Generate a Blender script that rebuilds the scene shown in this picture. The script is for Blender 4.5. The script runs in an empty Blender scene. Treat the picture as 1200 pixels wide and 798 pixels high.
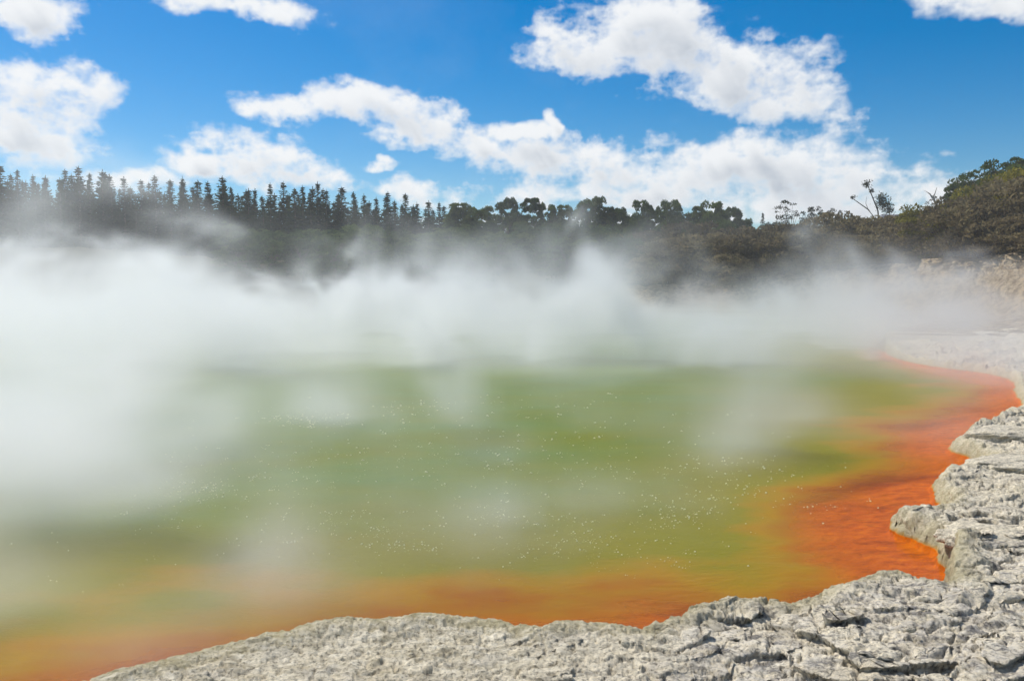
import bpy, math, random
import numpy as np
from mathutils import Vector, Matrix
R = math.radians
D = bpy.data
C = bpy.context.scene.collection
sc = bpy.context.scene
rng = np.random.default_rng(7)

# ---------------------------------------------------------------- camera
FPX, HOR, CAMZ = 942.0, 335.0, 2.6
PITCH = math.atan((399 - HOR) / FPX)
cam = D.cameras.new('camera'); co = D.objects.new('camera', cam); C.objects.link(co)
cam.lens = 36 * FPX / 1200; cam.sensor_width = 36; cam.clip_start = 0.05; cam.clip_end = 20000
co.location = (0, 0, CAMZ); co.rotation_euler = (R(90) - PITCH, 0, 0)
sc.camera = co

def ray(px, py):
    """world direction (depth along +Y is 1) of a point of the photograph (1200 x 798)"""
    x = (px - 600) / FPX; z = -(py - 399) / FPX
    c, s = math.cos(PITCH), math.sin(PITCH)
    y2, z2 = c + s * z, -s + c * z
    return x / y2, z2 / y2
def gp(px, py, z=0.0):
    u, w = ray(px, py); Y = (z - CAMZ) / w
    return u * Y, Y
def at(px, py, Y):
    u, w = ray(px, py)
    return u * Y, Y, CAMZ + w * Y

# ---------------------------------------------------------------- noise in numpy
class PN:
    def __init__(s, seed):
        r = np.random.default_rng(seed); s.p = np.tile(r.permutation(256), 2)
        a = r.random(256) * 2 * np.pi; s.gx, s.gy = np.cos(a), np.sin(a)
    def __call__(s, x, y):
        xi = np.floor(x).astype(np.int64); yi = np.floor(y).astype(np.int64)
        fx, fy = x - xi, y - yi; xi &= 255; yi &= 255
        u = fx * fx * fx * (fx * (fx * 6 - 15) + 10); v = fy * fy * fy * (fy * (fy * 6 - 15) + 10)
        p, gx, gy = s.p, s.gx, s.gy
        def g(a, b, dx, dy):
            h = p[p[(xi + a) & 255] + ((yi + b) & 255)]
            return gx[h] * dx + gy[h] * dy
        n0 = g(0, 0, fx, fy); n1 = g(1, 0, fx - 1, fy); n2 = g(0, 1, fx, fy - 1); n3 = g(1, 1, fx - 1, fy - 1)
        a = n0 + u * (n1 - n0); b = n2 + u * (n3 - n2)
        return (a + v * (b - a)) * 1.5
def fbm(x, y, seed, octv=4, gain=.5, ridged=False):
    t = 0; a = 1; f = 1; tot = 0
    for k in range(octv):
        n = PN(seed + 17 * k)(x * f + 13.7 * k, y * f - 7.3 * k)
        if ridged: n = 1 - 2 * np.abs(n)
        t = t + a * n; tot += a; a *= gain; f *= 2.03
    return t / tot
def ss(a, b, x):
    t = np.clip((x - a) / (b - a), 0, 1); return t * t * (3 - 2 * t)

# ---------------------------------------------------------------- pool outline
NEAR_Z = 0.42
sh = []
for p in [(-110, 830), (52, 800), (118, 781), (212, 756), (318, 733), (360, 721), (400, 713), (470, 712), (520, 709), (575, 714), (630, 722), (700, 716),
          (738, 723), (765, 712), (800, 706), (850, 690), (905, 690), (930, 694), (960, 682), (1000, 672), (1040, 665), (1085, 670), (1110, 675)]:
    sh.append(gp(p[0], p[1], NEAR_Z))
for p in [(1108, 668), (1100, 652), (1096, 640), (1070, 630), (1048, 621), (1040, 611), (1058, 603), (1096, 603), (1108, 596), (1098, 586),
          (1090, 572), (1098, 560), (1130, 556), (1152, 551), (1149, 540), (1132, 532), (1112, 524), (1128, 508), (1158, 496), (1180, 484), (1196, 478)]:
    sh.append(gp(p[0], p[1], 0.04))
sh += [(11.25, 17.6), (12.3, 19.6), (13.5, 21.6), (14.0, 23.6), (13.5, 26.8), (14.5, 31), (18, 38), (24, 46), (28, 54), (26, 61), (18, 65), (6, 67), (-12, 68),
       (-32, 64), (-48, 54), (-54, 38), (-50, 20), (-38, 6), (-22, -2), (-10, -1), (-5.5, 1.8)]
SH = np.array(sh)
def catmull(P, n=5):
    out = []
    N = len(P)
    for i in range(N):
        p0, p1, p2, p3 = P[i - 1], P[i], P[(i + 1) % N], P[(i + 2) % N]
        for k in range(n):
            t = k / n
            out.append(.5 * (2 * p1 + (p2 - p0) * t + (2 * p0 - 5 * p1 + 4 * p2 - p3) * t * t + (3 * p1 - p0 - 3 * p2 + p3) * t ** 3))
    return np.array(out)
POLY = catmull(SH, 4)
def sdf_exact(x, y):
    A = POLY; B = np.roll(POLY, -1, 0)
    best = np.full(x.shape, 1e9); ins = np.zeros(x.shape, bool)
    for (ax, ay), (bx, by) in zip(A, B):
        dx, dy = bx - ax, by - ay; L = dx * dx + dy * dy + 1e-12
        t = np.clip(((x - ax) * dx + (y - ay) * dy) / L, 0, 1)
        d = (x - ax - t * dx) ** 2 + (y - ay - t * dy) ** 2
        best = np.minimum(best, d)
        c = ((ay > y) != (by > y))
        if abs(dy) > 1e-12: ins ^= c & (x < ax + (y - ay) * dx / dy)
    d = np.sqrt(best)
    return np.where(ins, -d, d)
class Tab:
    def __init__(s, x0, x1, y0, y1, st):
        s.x0, s.y0, s.st = x0, y0, st
        X, Y = np.meshgrid(np.arange(x0, x1 + st, st), np.arange(y0, y1 + st, st), indexing='ij')
        s.v = sdf_exact(X, Y); s.x1, s.y1 = x0 + st * (s.v.shape[0] - 1.001), y0 + st * (s.v.shape[1] - 1.001)
    def inside(s, x, y): return (x > s.x0) & (x < s.x1) & (y > s.y0) & (y < s.y1)
    def __call__(s, x, y):
        fx = (np.clip(x, s.x0, s.x1) - s.x0) / s.st; fy = (np.clip(y, s.y0, s.y1) - s.y0) / s.st
        i = fx.astype(int); j = fy.astype(int); u = fx - i; v = fy - j; V = s.v
        return (V[i, j] * (1 - u) * (1 - v) + V[i + 1, j] * u * (1 - v) + V[i, j + 1] * (1 - u) * v + V[i + 1, j + 1] * u * v)
TN = Tab(-12, 20, 0, 34, .07); TF = Tab(-160, 160, -60, 260, 1.0)
def sdist(x, y):
    a = TF(x, y); m = TN.inside(x, y)
    if m.any(): a[m] = TN(x[m], y[m])
    return a
def shelf_width(x, y):
    """how wide the orange shelf is, here and there along the shore"""
    w = .52 + 1.0 * np.exp(-(((x - 4.1) / 1.6) ** 2 + ((y - 8.4) / 1.9) ** 2)) + .8 * np.exp(-((x - 8.5) / 3.0) ** 2 - ((y - 15) / 4.0) ** 2)
    w = w + .8 * np.exp(-((x - 14) / 3.5) ** 2 - ((y - 22.5) / 4.5) ** 2)
    w = w + .42 * ss(9, 7, y) * ss(2.5, 1, x)
    return w * (1 + .35 * fbm(x * .45, y * .45, 91, 3))
def ragged(x, y, sd):
    return sd + .085 * fbm(x * 1.5, y * 1.5, 5, 3) + .05 * fbm(x * 6, y * 6, 6, 3) * ss(16, 8, np.hypot(x, y))

def ground_z(x, y):
    """near shore: sinter ledges above the water, the shelf below"""
    sd = sdist(x, y); s = ragged(x, y, sd)
    right = ss(6.9, 7.9, y + .15 * fbm(x, y, 8, 2))                # the lower, whiter rocks of the right bank
    left = ss(1.0, -1.2, x + .35 * fbm(x * .8, y * .8, 9, 3) - .8 * ss(1.3, .4, s))  # the cream crust at the left
    top = .35 * (1 - right) + .15 * right
    top = top + .045 * np.minimum(np.maximum(s, 0), 4) * (1 - right) + .07 * np.minimum(np.maximum(s, 0), 5) * right
    # ledges
    wx = x + .22 * fbm(x * 1.1, y * 1.1, 21, 4); wy = y + .22 * fbm(x * 1.1 + 5, y * 1.1, 22, 4)
    a = .25
    rx = wx * math.cos(a) + wy * math.sin(a); ry = -wx * math.sin(a) + wy * math.cos(a)
    F = fbm(rx * .62, ry * 1.55, 23, 3, .5) + .05 * fbm(rx * 5, ry * 7, 24, 3, .6)
    t = F * 4.2
    fr = t - np.floor(t)
    step = (np.floor(t) + ss(0, .09, fr)) / 4.2
    hid = .35 + .65 * ss(-.25, .25, fbm(x * .8, y * 1.0, 26, 2))     # ledges die out in places
    led = F * .12 * (1 - hid) + step * .20 * hid + fbm(rx * 3.2, ry * 5.2, 25, 5, .6) * .045
    led = led * (1 - .72 * left)
    crack = np.clip(1 - np.abs(fbm(rx * .8 + 3, ry * 2.4, 27, 4)) / .055, 0, 1) ** 1.2
    cm = ss(-.05, .3, fbm(x * .9, y * 1.2, 28, 3))
    led = led - .085 * crack * cm * (1 - .8 * left)
    c2 = np.clip(1 - np.abs(fbm(rx * 2.2 + 9, ry * 4.6, 29, 3)) / .045, 0, 1)
    led = led - .036 * c2 * (1 - .5 * left)
    fine = (.007 + .011 * ss(-.2, .4, fbm(x * 1.4, y * 1.4, 36, 2))) * fbm(x * 9, y * 9, 31, 4, .62) + .010 * fbm(x * 26, y * 26, 33, 3, .65)
    knob = .012 * np.abs(fbm(x * 7, y * 7, 35, 3, .6))
    pit = -.045 * ss(.25, .5, fbm(x * 4.2, y * 5.5, 37, 3)) * (1 - left) - .016 * ss(.28, .45, fbm(x * 13, y * 15, 38, 2))
    rim = .05 * np.exp(-((s - .16) / .16) ** 2) * (1 + .9 * fbm(x * 2.5, y * 2.5, 39, 2))
    land = top + led * (.35 + .65 * ss(0, .35, s)) + fine + knob * (1 + left) + pit + rim
    land = np.maximum(land, .05 + .02 * fine)
    w = shelf_width(x, y)
    q = np.maximum(-s, 0) / w
    dep = .05 + .10 * ss(0, .9, q) * np.minimum(q, 4) + .12 * ss(2, 5, q)
    bed = -dep + .05 * fbm(x * 1.6, y * 3.2, 41, 4, .6) * ss(0, .6, q) + .018 * fbm(x * 8, y * 12, 43, 3) * ss(.02, .2, -s)
    bed = np.minimum(bed, -.012)
    e = ss(-.02, .055 + .15 * right, s) ** (.55 + .1 * right)
    z = bed * (1 - e) + land * e
    # sideways displacement: lips that overhang the ledges, rough faces
    lip = (ss(.0, .11, fr) * ss(.7, .14, fr) - .55 * ss(.93, 1.0, fr)) * .05 * hid * (1 - .75 * left) * ss(.12, .3, s)
    steep = 4 * e * (1 - e) + .25 * ss(.1, .3, s)
    nx = fbm(x * 7 + z * 9, y * 7 - z * 11, 45, 5, .68); ny = fbm(x * 7 - z * 10 + 40, y * 7 + z * 9, 46, 5, .68)
    return z, sd, s, right, left, crack * cm, dep, F, lip, .075 * nx * steep, .075 * ny * steep

def far_z(x, y, drop=True):
    """the wider terrain: flat round the pool, a pale bank behind it, hills under the forest"""
    s = TF(x, y); n = fbm(x * .06, y * .06, 51, 4)
    flat = .55 + .05 * n
    t = np.maximum(s, 0)
    back = ss(24, 44, y)
    u = x / np.maximum(y, 8)
    crest = np.interp(u, [-1.2, -.5, -.1, .1, .3, .42, .5, .57, .64, .8, 1.2], [7, 6, 4.6, 4.2, 4.2, 4.8, 5.4, 6.6, 8.8, 12, 17]) + .5 * n
    rt = ss(.05, .6, u)
    bank = (1.5 + 2.3 * rt) * ss(2.2, 6.5, t + 1.6 * n - 3.0 * ss(60, 46, y))
    hill = np.maximum(crest - bank - .5, 0) * ss(6.5, 21, t)
    bank = bank * back; hill = hill * back; hr = 0
    far = 10 * ss(160, 500, y) * (1 + .4 * n) * ss(.3, 0, u) - 2.5 * ss(95, 140, y) * rt
    rough = .45 * fbm(x * .35, y * .35, 53, 4, .55) * ss(2, 7, t) * back
    rough = rough + .6 * fbm(x * .7, y * .7, 55, 5, .6, True) * ss(2.5, 5, t) * ss(13, 8, t) * back
    z = flat + bank + hill + hr + far + rough
    inside = ss(.0, -1.2, s)
    z = z * (1 - inside) + (-2.2) * inside
    near = ss(38, 33, np.hypot(x, y)) * ss(-.5, .3, y)
    return (z - 1.1 * near if drop else z), s

# ---------------------------------------------------------------- helpers for objects
def tag(o, label=None, cat=None, group=None, kind=None):
    if label: o['label'] = label
    if cat: o['category'] = cat
    if group: o['group'] = group
    if kind: o['kind'] = kind
    return o
def mesh_np(name, V, F4, mats, attrs=None, smooth=True, matidx=None):
    V = np.asarray(V, np.float32); F4 = np.asarray(F4, np.int32); k = F4.shape[1]
    me = D.meshes.new(name); me.vertices.add(len(V)); me.vertices.foreach_set('co', V.ravel())
    me.loops.add(F4.size); me.loops.foreach_set('vertex_index', F4.ravel())
    me.polygons.add(len(F4)); me.polygons.foreach_set('loop_start', np.arange(0, F4.size, k, dtype=np.int32))
    me.polygons.foreach_set('loop_total', np.full(len(F4), k, np.int32))
    me.polygons.foreach_set('use_smooth', np.full(len(F4), smooth, bool))
    for m in (mats if isinstance(mats, (list, tuple)) else [mats]): me.materials.append(m)
    if matidx is not None: me.polygons.foreach_set('material_index', np.asarray(matidx, np.int32))
    for n, a in (attrs or {}).items():
        at_ = me.attributes.new(n, 'FLOAT', 'POINT'); at_.data.foreach_set('value', np.asarray(a, np.float32))
    me.update(calc_edges=True); me.validate()
    return me
def ob(name, me, parent=None):
    o = D.objects.new(name, me); C.objects.link(o)
    if parent: o.parent = parent
    return o
def grid_faces(nr, nc, keep=None):
    i = np.arange(nr - 1)[:, None]; j = np.arange(nc - 1)[None, :]
    a = (i * nc + j); F = np.stack([a, a + 1, a + nc + 1, a + nc], -1).reshape(-1, 4)
    if keep is not None: F = F[keep.ravel()[F].any(1)]
    return F
def compact(F, *arrs):
    u, inv = np.unique(F, return_inverse=True)
    return inv.reshape(F.shape), [a[u] for a in arrs]

class Mat:
    """small node-tree writer"""
    def __init__(s, name):
        s.m = D.materials.new(name); s.m.use_nodes = True; s.t = s.m.node_tree; s.t.nodes.clear()
        s.out = s.t.nodes.new('ShaderNodeOutputMaterial')
    def n(s, typ, ins=None, **props):
        nd = s.t.nodes.new(typ)
        for k, v in props.items(): setattr(nd, k, v)
        for k, v in (ins or {}).items():
            sk = nd.inputs[k]
            if isinstance(v, bpy.types.NodeSocket): s.t.links.new(v, sk)
            elif hasattr(v, 'outputs'): s.t.links.new(v.outputs[0], sk)
            else: sk.default_value = v
        return nd
    def math(s, op, a, b=0.0, c=None, clamp=False):
        d = {0: a, 1: b}
        if c is not None: d[2] = c
        return s.n('ShaderNodeMath', d, operation=op, use_clamp=clamp).outputs[0]
    def mix(s, f, a, b, blend='MIX'):
        nd = s.t.nodes.new('ShaderNodeMix'); nd.data_type = 'RGBA'; nd.blend_type = blend
        for k, v in ((0, f), (6, a), (7, b)):
            if isinstance(v, bpy.types.NodeSocket): s.t.links.new(v, nd.inputs[k])
            else: nd.inputs[k].default_value = (*v, 1) if isinstance(v, tuple) and len(v) == 3 else v
        return nd.outputs[2]
    def noise(s, vec, scale, detail=4, rough=.55, **kw):
        return s.n('ShaderNodeTexNoise', {'Vector': vec, 'Scale': scale, 'Detail': detail, 'Roughness': rough, **kw}).outputs[0]
    def ramp(s, f, stops, interp='LINEAR'):
        nd = s.n('ShaderNodeValToRGB', {0: f}); cr = nd.color_ramp; cr.interpolation = interp
        while len(cr.elements) < len(stops): cr.elements.new(.5)
        for e, (p, c) in zip(cr.elements, stops):
            e.position = p; e.color = (*c, 1) if isinstance(c, tuple) else (c, c, c, 1)
        return nd.outputs[0]
    def attr(s, name): return s.n('ShaderNodeAttribute', attribute_name=name).outputs['Fac']
    def surf(s, sh): s.t.links.new(sh.outputs[0] if hasattr(sh, 'outputs') else sh, s.out.inputs[0]); return s.m

# ---------------------------------------------------------------- materials
def mat_rock():
    M = Mat('sinter_rock'); geo = M.n('ShaderNodeNewGeometry'); P = geo.outputs['Position']
    st = M.n('ShaderNodeMapping', {'Vector': P, 'Scale': (1, 1.9, 1)}).outputs[0]
    cream, dep, wet, sdv = M.attr('cream'), M.attr('dep'), M.attr('under'), M.attr('edge')
    n1 = M.noise(st, 2.2, 6, .6); n2 = M.noise(st, 9, 6, .65); n3 = M.noise(P, 38, 5, .7); n4 = M.noise(P, .8, 4, .6)
    grey = M.ramp(n1, [(.34, (.34, .31, .26)), (.46, (.56, .515, .43)), (.56, (.69, .635, .52)), (.7, (.78, .70, .53))])
    grey = M.mix(M.ramp(n2, [(.42, 0.0), (.62, .6)]), grey, (.74, .64, .44))
    grey = M.mix(M.ramp(M.noise(P, 1.1, 5, .65), [(.5, 0.0), (.64, .55)]), grey, (.78, .69, .50))
    grey = M.mix(M.ramp(M.noise(st, 5, 5, .7), [(.52, 0.0), (.62, .8)]), grey, (.13, .127, .127))
    crm = M.ramp(n2, [(.34, (.40, .35, .24)), (.5, (.62, .555, .41)), (.66, (.76, .70, .55))])
    crm = M.mix(M.ramp(n1, [(.54, 0.0), (.7, .4)]), crm, (.40, .385, .36))
    crm = M.mix(M.ramp(n4, [(.52, 0.0), (.7, .4)]), crm, (.55, .44, .25))
    col = M.mix(cream, grey, crm)
    fine = M.ramp(n3, [(.36, .38), (.47, .9), (.62, 1.15)])
    col = M.mix(1.0, col, fine, 'MULTIPLY')
    spk = M.noise(P, 90, 2, .6)
    col = M.mix(M.ramp(spk, [(.63, 0.0), (.7, .45)]), col, (.72, .66, .5))
    # yellow-olive crust along the waterline, orange just above the water
    e1 = M.math('ADD', sdv, M.math('MULTIPLY', M.math('SUBTRACT', n2, .5), .35))
    col = M.mix(M.ramp(e1, [(.0, .8), (.12, .5), (.3, 0.0)]), col, (.33, .29, .15))
    z = M.n('ShaderNodeSeparateXYZ', {0: P}).outputs[2]
    zz = M.math('ADD', z, M.math('MULTIPLY', M.math('SUBTRACT', n2, .5), .06))
    col = M.mix(M.ramp(zz, [(.012, .75), (.04, 0.0)]), col, (.40, .22, .03))
    # precipitate under water
    so = M.n('ShaderNodeMapping', {'Vector': P, 'Scale': (1, 2.4, 1)}).outputs[0]
    orange = M.ramp(M.noise(so, 3.5, 6, .65), [(.3, (.36, .075, .0005)), (.5, (.60, .135, .0005)), (.66, (.70, .19, .0005))])
    orange = M.mix(M.ramp(M.noise(so, 8, 5, .6), [(.5, 0.0), (.68, .45)]), orange, (.25, .07, .004))
    col = M.mix(M.ramp(z, [(.0, 1.0), (.012, 0.0)]), col, orange)
    b = M.n('ShaderNodeBump', {'Height': n3, 'Distance': .022, 'Strength': 1.0})
    b2 = M.n('ShaderNodeBump', {'Height': M.noise(P, 120, 3, .7), 'Distance': .007, 'Strength': .8, 'Normal': b.outputs[0]})
    return M.surf(M.n('ShaderNodeBsdfPrincipled', {'Base Color': col, 'Roughness': .92, 'Specular IOR Level': .2, 'Normal': b2.outputs[0]}))

def mat_water():
    M = Mat('mineral_water'); P = M.n('ShaderNodeNewGeometry').outputs['Position']
    d = M.attr('depth')
    big = M.noise(M.n('ShaderNodeMapping', {'Vector': P, 'Scale': (.6, 1.4, 1)}).outputs[0], .45, 4, .6)
    dd = M.math('ADD', d, M.math('MULTIPLY', M.math('MULTIPLY', M.math('SUBTRACT', big, .5), .6), M.math('MINIMUM', M.math('MULTIPLY', d, 3.0), 1.0)))
    col = M.ramp(dd, [(.0, (.60, .15, .0003)), (.15, (.60, .16, .0002)), (.27, (.34, .165, .0003)), (.42, (.19, .165, .0005)), (.62, (.165, .155, .001)), (.82, (.13, .152, .004)), (1, (.11, .165, .028))])
    # currents of paler suspended mineral
    cur = M.noise(M.n('ShaderNodeMapping', {'Vector': P, 'Scale': (.5, 1.6, 1), 'Rotation': (0, 0, .3)}).outputs[0], .9, 5, .6, Distortion=1.2)
    col = M.mix(M.ramp(cur, [(.42, 0.0), (.75, .16)]), col, (.24, .25, .04))
    opq = M.ramp(dd, [(.07, .03), (.17, .42), (.29, .95), (.36, 1.0)])
    rip = M.noise(M.n('ShaderNodeMapping', {'Vector': P, 'Scale': (1, 2.2, 1)}).outputs[0], 7, 4, .6)
    rip2 = M.noise(M.n('ShaderNodeMapping', {'Vector': P, 'Scale': (1, 2.6, 1), 'Rotation': (0, 0, .2)}).outputs[0], 26, 3, .6)
    b = M.n('ShaderNodeBump', {'Height': rip, 'Distance': .03, 'Strength': .5})
    b = M.n('ShaderNodeBump', {'Height': rip2, 'Distance': .014, 'Strength': .6, 'Normal': b.outputs[0]})
    dif = M.n('ShaderNodeBsdfDiffuse', {'Color': col, 'Normal': b.outputs[0]})
    tr = M.n('ShaderNodeBsdfTransparent', {'Color': (.97, .90, .6, 1)})
    body = M.n('ShaderNodeMixShader', {0: opq, 1: tr, 2: dif})
    bg_ = M.n('ShaderNodeBump', {'Height': rip, 'Distance': .012, 'Strength': .3})
    fr = M.n('ShaderNodeFresnel', {'IOR': 1.33, 'Normal': bg_.outputs[0]})
    gl = M.n('ShaderNodeBsdfGlossy', {'Color': (1, 1, 1, 1), 'Roughness': .08, 'Normal': bg_.outputs[0]})
    f2 = M.math('MULTIPLY', fr, .06)
    return M.surf(M.n('ShaderNodeMixShader', {0: f2, 1: body, 2: gl}))

def mat_terrain():
    M = Mat('hillside'); P = M.n('ShaderNodeNewGeometry').outputs['Position']
    bare = M.attr('bare')
    n1 = M.noise(P, .5, 6, .65); n2 = M.noise(P, 2.5, 6, .7)
    pale = M.ramp(n2, [(.34, (.12, .085, .05)), (.47, (.25, .19, .12)), (.56, (.38, .31, .21)), (.68, (.42, .29, .15))])
    green = M.ramp(n1, [(.3, (.035, .04, .015)), (.5, (.07, .06, .03)), (.7, (.10, .085, .04))])
    f = M.math('ADD', bare, M.math('MULTIPLY', M.math('SUBTRACT', n2, .5), 1.0))
    col = M.mix(M.ramp(f, [(.4, 0.0), (.55, 1.0)]), green, pale)
    b = M.n('ShaderNodeBump', {'Height': n2, 'Distance': .2, 'Strength': 1.0})
    return M.surf(M.n('ShaderNodeBsdfPrincipled', {'Base Color': col, 'Roughness': .95, 'Specular IOR Level': .1, 'Normal': b.outputs[0]}))

def mat_leaf(name, c0, c1, c2, transl=.25):
    M = Mat(name); P = M.n('ShaderNodeNewGeometry').outputs['Position']; oi = M.n('ShaderNodeObjectInfo')
    n = M.noise(P, .9, 4, .6)
    col = M.ramp(M.math('ADD', n, M.math('MULTIPLY', M.math('SUBTRACT', oi.outputs['Random'], .5), .35)), [(.3, c0), (.5, c1), (.7, c2)])
    d = M.n('ShaderNodeBsdfDiffuse', {'Color': col}); t = M.n('ShaderNodeBsdfTranslucent', {'Color': col})
    return M.surf(M.n('ShaderNodeMixShader', {0: transl, 1: d, 2: t}))
def mat_flat(name, c, rough=.9, var=.3, scale=3.0):
    M = Mat(name); P = M.n('ShaderNodeTexCoord').outputs['Object']
    n = M.noise(P, scale, 5, .65)
    lo = tuple(v * (1 - var) for v in c); hi = tuple(min(1, v * (1 + var)) for v in c)
    col = M.ramp(n, [(.3, lo), (.7, hi)])
    return M.surf(M.n('ShaderNodeBsdfPrincipled', {'Base Color': col, 'Roughness': rough, 'Specular IOR Level': .2}))

m_rock, m_water, m_terr = mat_rock(), mat_water(), mat_terrain()
m_fir = mat_leaf('fir_needles', (.010, .024, .011), (.019, .040, .016), (.035, .062, .022), .2)
m_pine = mat_leaf('pine_needles', (.028, .05, .016), (.058, .098, .028), (.115, .155, .042), .4)
m_olive = mat_leaf('olive_leaves', (.09, .09, .016), (.20, .18, .025), (.32, .28, .035), .45)
m_scrub = mat_leaf('scrub_leaves', (.085, .07, .04), (.18, .145, .08), (.25, .21, .11), .4)
m_greyleaf = mat_leaf('grey_leaves', (.04, .045, .03), (.07, .075, .05), (.10, .10, .07), .3)
m_bark = mat_flat('bark', (.10, .08, .06)); m_dead = mat_flat('bleached_wood', (.42, .39, .35))
m_wood = mat_flat('weathered_timber', (.20, .18, .15)); m_roof = mat_flat('roof_sheet', (.22, .23, .25), .6)
m_rail = mat_flat('pale_rail', (.55, .52, .42))

# ---------------------------------------------------------------- near ground and water on a polar grid round the viewpoint
def polar(r_segs, th_segs):
    rr = [r_segs[0][0]]
    for a, b, k in r_segs:
        n = max(1, int(math.log(b / a) / k)); rr += list(a * (b / a) ** (np.arange(1, n + 1) / n))
    tt = [th_segs[0][0]]
    for a, b, k in th_segs:
        n = max(1, int((b - a) / k)); tt += list(a + (b - a) * np.arange(1, n + 1) / n)
    Rr, T = np.meshgrid(np.array(rr), -np.array(tt), indexing='ij')
    return Rr * np.sin(T), Rr * np.cos(T), Rr.shape
X, Y, shp = polar([(1.0, 4.3, .012), (4.3, 14, .0032), (14, 40, .0055)], [(-1.9, -.66, .02), (-.66, .66, .00115), (.66, 1.9, .02)])
x, y = X.ravel(), Y.ravel()
gz, gsd, gs, gright, gleft, gcr, gdep, gF, glip, gdx, gdy = ground_z(x, y)
F2, X2, Y2 = gF.reshape(shp), X, Y
# world gradient of the ledge field from the grid differences
Fi, Fj = np.gradient(F2); Xi, Xj = np.gradient(X2); Yi, Yj = np.gradient(Y2); det = Xi * Yj - Xj * Yi
Gx = (Fi * Yj - Fj * Yi) / det; Gy = (Fj * Xi - Fi * Xj) / det; Gn = np.hypot(Gx, Gy) + 1e-6
Gx, Gy = (Gx / Gn).ravel(), (Gy / Gn).ravel()
keep = (gsd > -5.5)
blend = ss(30, 39, np.hypot(x, y)); fz, _ = far_z(x, y, False)
gz = np.where(gsd > 0, gz * (1 - blend) + fz * blend, gz)
F = grid_faces(*shp, keep=keep)
cream = np.clip(np.maximum(gleft * 1.0, gright * (.55 + .9 * fbm(x * .7, y * .9, 61, 4))) + .25 * fbm(x * 1.3, y * 1.6, 63, 4), 0, 1)
F, (x_, y_, z_, cr_, dp_, ed_) = compact(F, x - Gx * glip + gdx, y - Gy * glip + gdy, gz, cream, gdep, np.clip(gs, 0, 5))
me = mesh_np('ground', np.stack([x_, y_, z_], 1), F, m_rock, {'cream': cr_, 'dep': dp_, 'edge': ed_})
tag(ob('ground', me), kind='structure')

X, Y, shp = polar([(1.0, 4.3, .03), (4.3, 30, .008), (30, 110, .02)], [(-2.2, -.66, .03), (-.66, .66, .004), (.66, 2.2, .03)])
x, y = X.ravel(), Y.ravel()
sd = sdist(x, y); s = ragged(x, y, sd); q = np.maximum(-s, 0) / shelf_width(x, y)
depth = 1 - np.exp(-(q * .22) ** .9)
F = grid_faces(*shp, keep=(sd < 1.0))
F, (x_, y_, d_) = compact(F, x, y, depth)
me = mesh_np('water', np.stack([x_, y_, 0 * x_], 1), F, m_water, {'depth': d_})
tag(ob('water', me), kind='structure')

# terrain
def axis(a, b, segs):
    out = [a]
    for e, st in segs:
        n = max(1, int(abs(e - out[-1]) / st)); out += list(out[-1] + (e - out[-1]) * np.arange(1, n + 1) / n)
    return np.array(out)
ax = axis(-1500, 1500, [(-120, 40), (-60, 2), (60, .6), (120, 2), (1500, 40)]); ay = axis(-1500, 3000, [(-60, 40), (30, 2), (100, .6), (200, 2), (3000, 60)])
X, Y = np.meshgrid(ax, ay, indexing='ij'); x, y = X.ravel(), Y.ravel()
tz, ts = far_z(x, y)
gxx, gyy = np.gradient(tz.reshape(X.shape), ax, ay)
slope = np.hypot(gxx, gyy).ravel()
uu = x / np.maximum(y, 8)
bare = np.clip(ss(8.5, 5.5, ts) + .6 * ss(.45, .8, slope) * ss(16, 10, ts), 0, 1) * (.0 + 1.0 * ss(-.02, .25, uu))
me = mesh_np('hill', np.stack([x, y, tz], 1), grid_faces(*X.shape)[:, ::-1], m_terr, {'bare': bare})
tag(ob('hill', me), kind='structure')
def hz(x, y): return float(far_z(np.array([float(x)]), np.array([float(y)]))[0][0])

# ---------------------------------------------------------------- foliage builders
def tube(pts, radii, n=6):
    pts = [Vector(p) for p in pts]; V = []; F = []
    for i, p in enumerate(pts):
        d = (pts[min(i + 1, len(pts) - 1)] - pts[max(i - 1, 0)]).normalized()
        a = d.orthogonal().normalized(); b = d.cross(a)
        for k in range(n):
            t = 2 * math.pi * k / n; V.append(p + (a * math.cos(t) + b * math.sin(t)) * radii[i])
    for i in range(len(pts) - 1):
        for k in range(n):
            F.append((i * n + k, i * n + (k + 1) % n, (i + 1) * n + (k + 1) % n, (i + 1) * n + k))
    return V, F
def join(parts):
    V = []; F = []
    for v, f in parts:
        o = len(V); V += [tuple(q) for q in v]; F += [tuple(i + o for i in g) for g in f]
    return V, F
def cards(P, U, W):
    """quads centred on P with half-axes U and W"""
    P, U, W = np.array(P), np.array(U), np.array(W)
    V = np.stack([P - U - W * .4, P - U * .1 - W, P + U, P + U * .1 + W], 1).reshape(-1, 3)
    return V, np.arange(len(V)).reshape(-1, 4)
def unit(a): return a / (np.linalg.norm(a, axis=-1, keepdims=True) + 1e-9)

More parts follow.
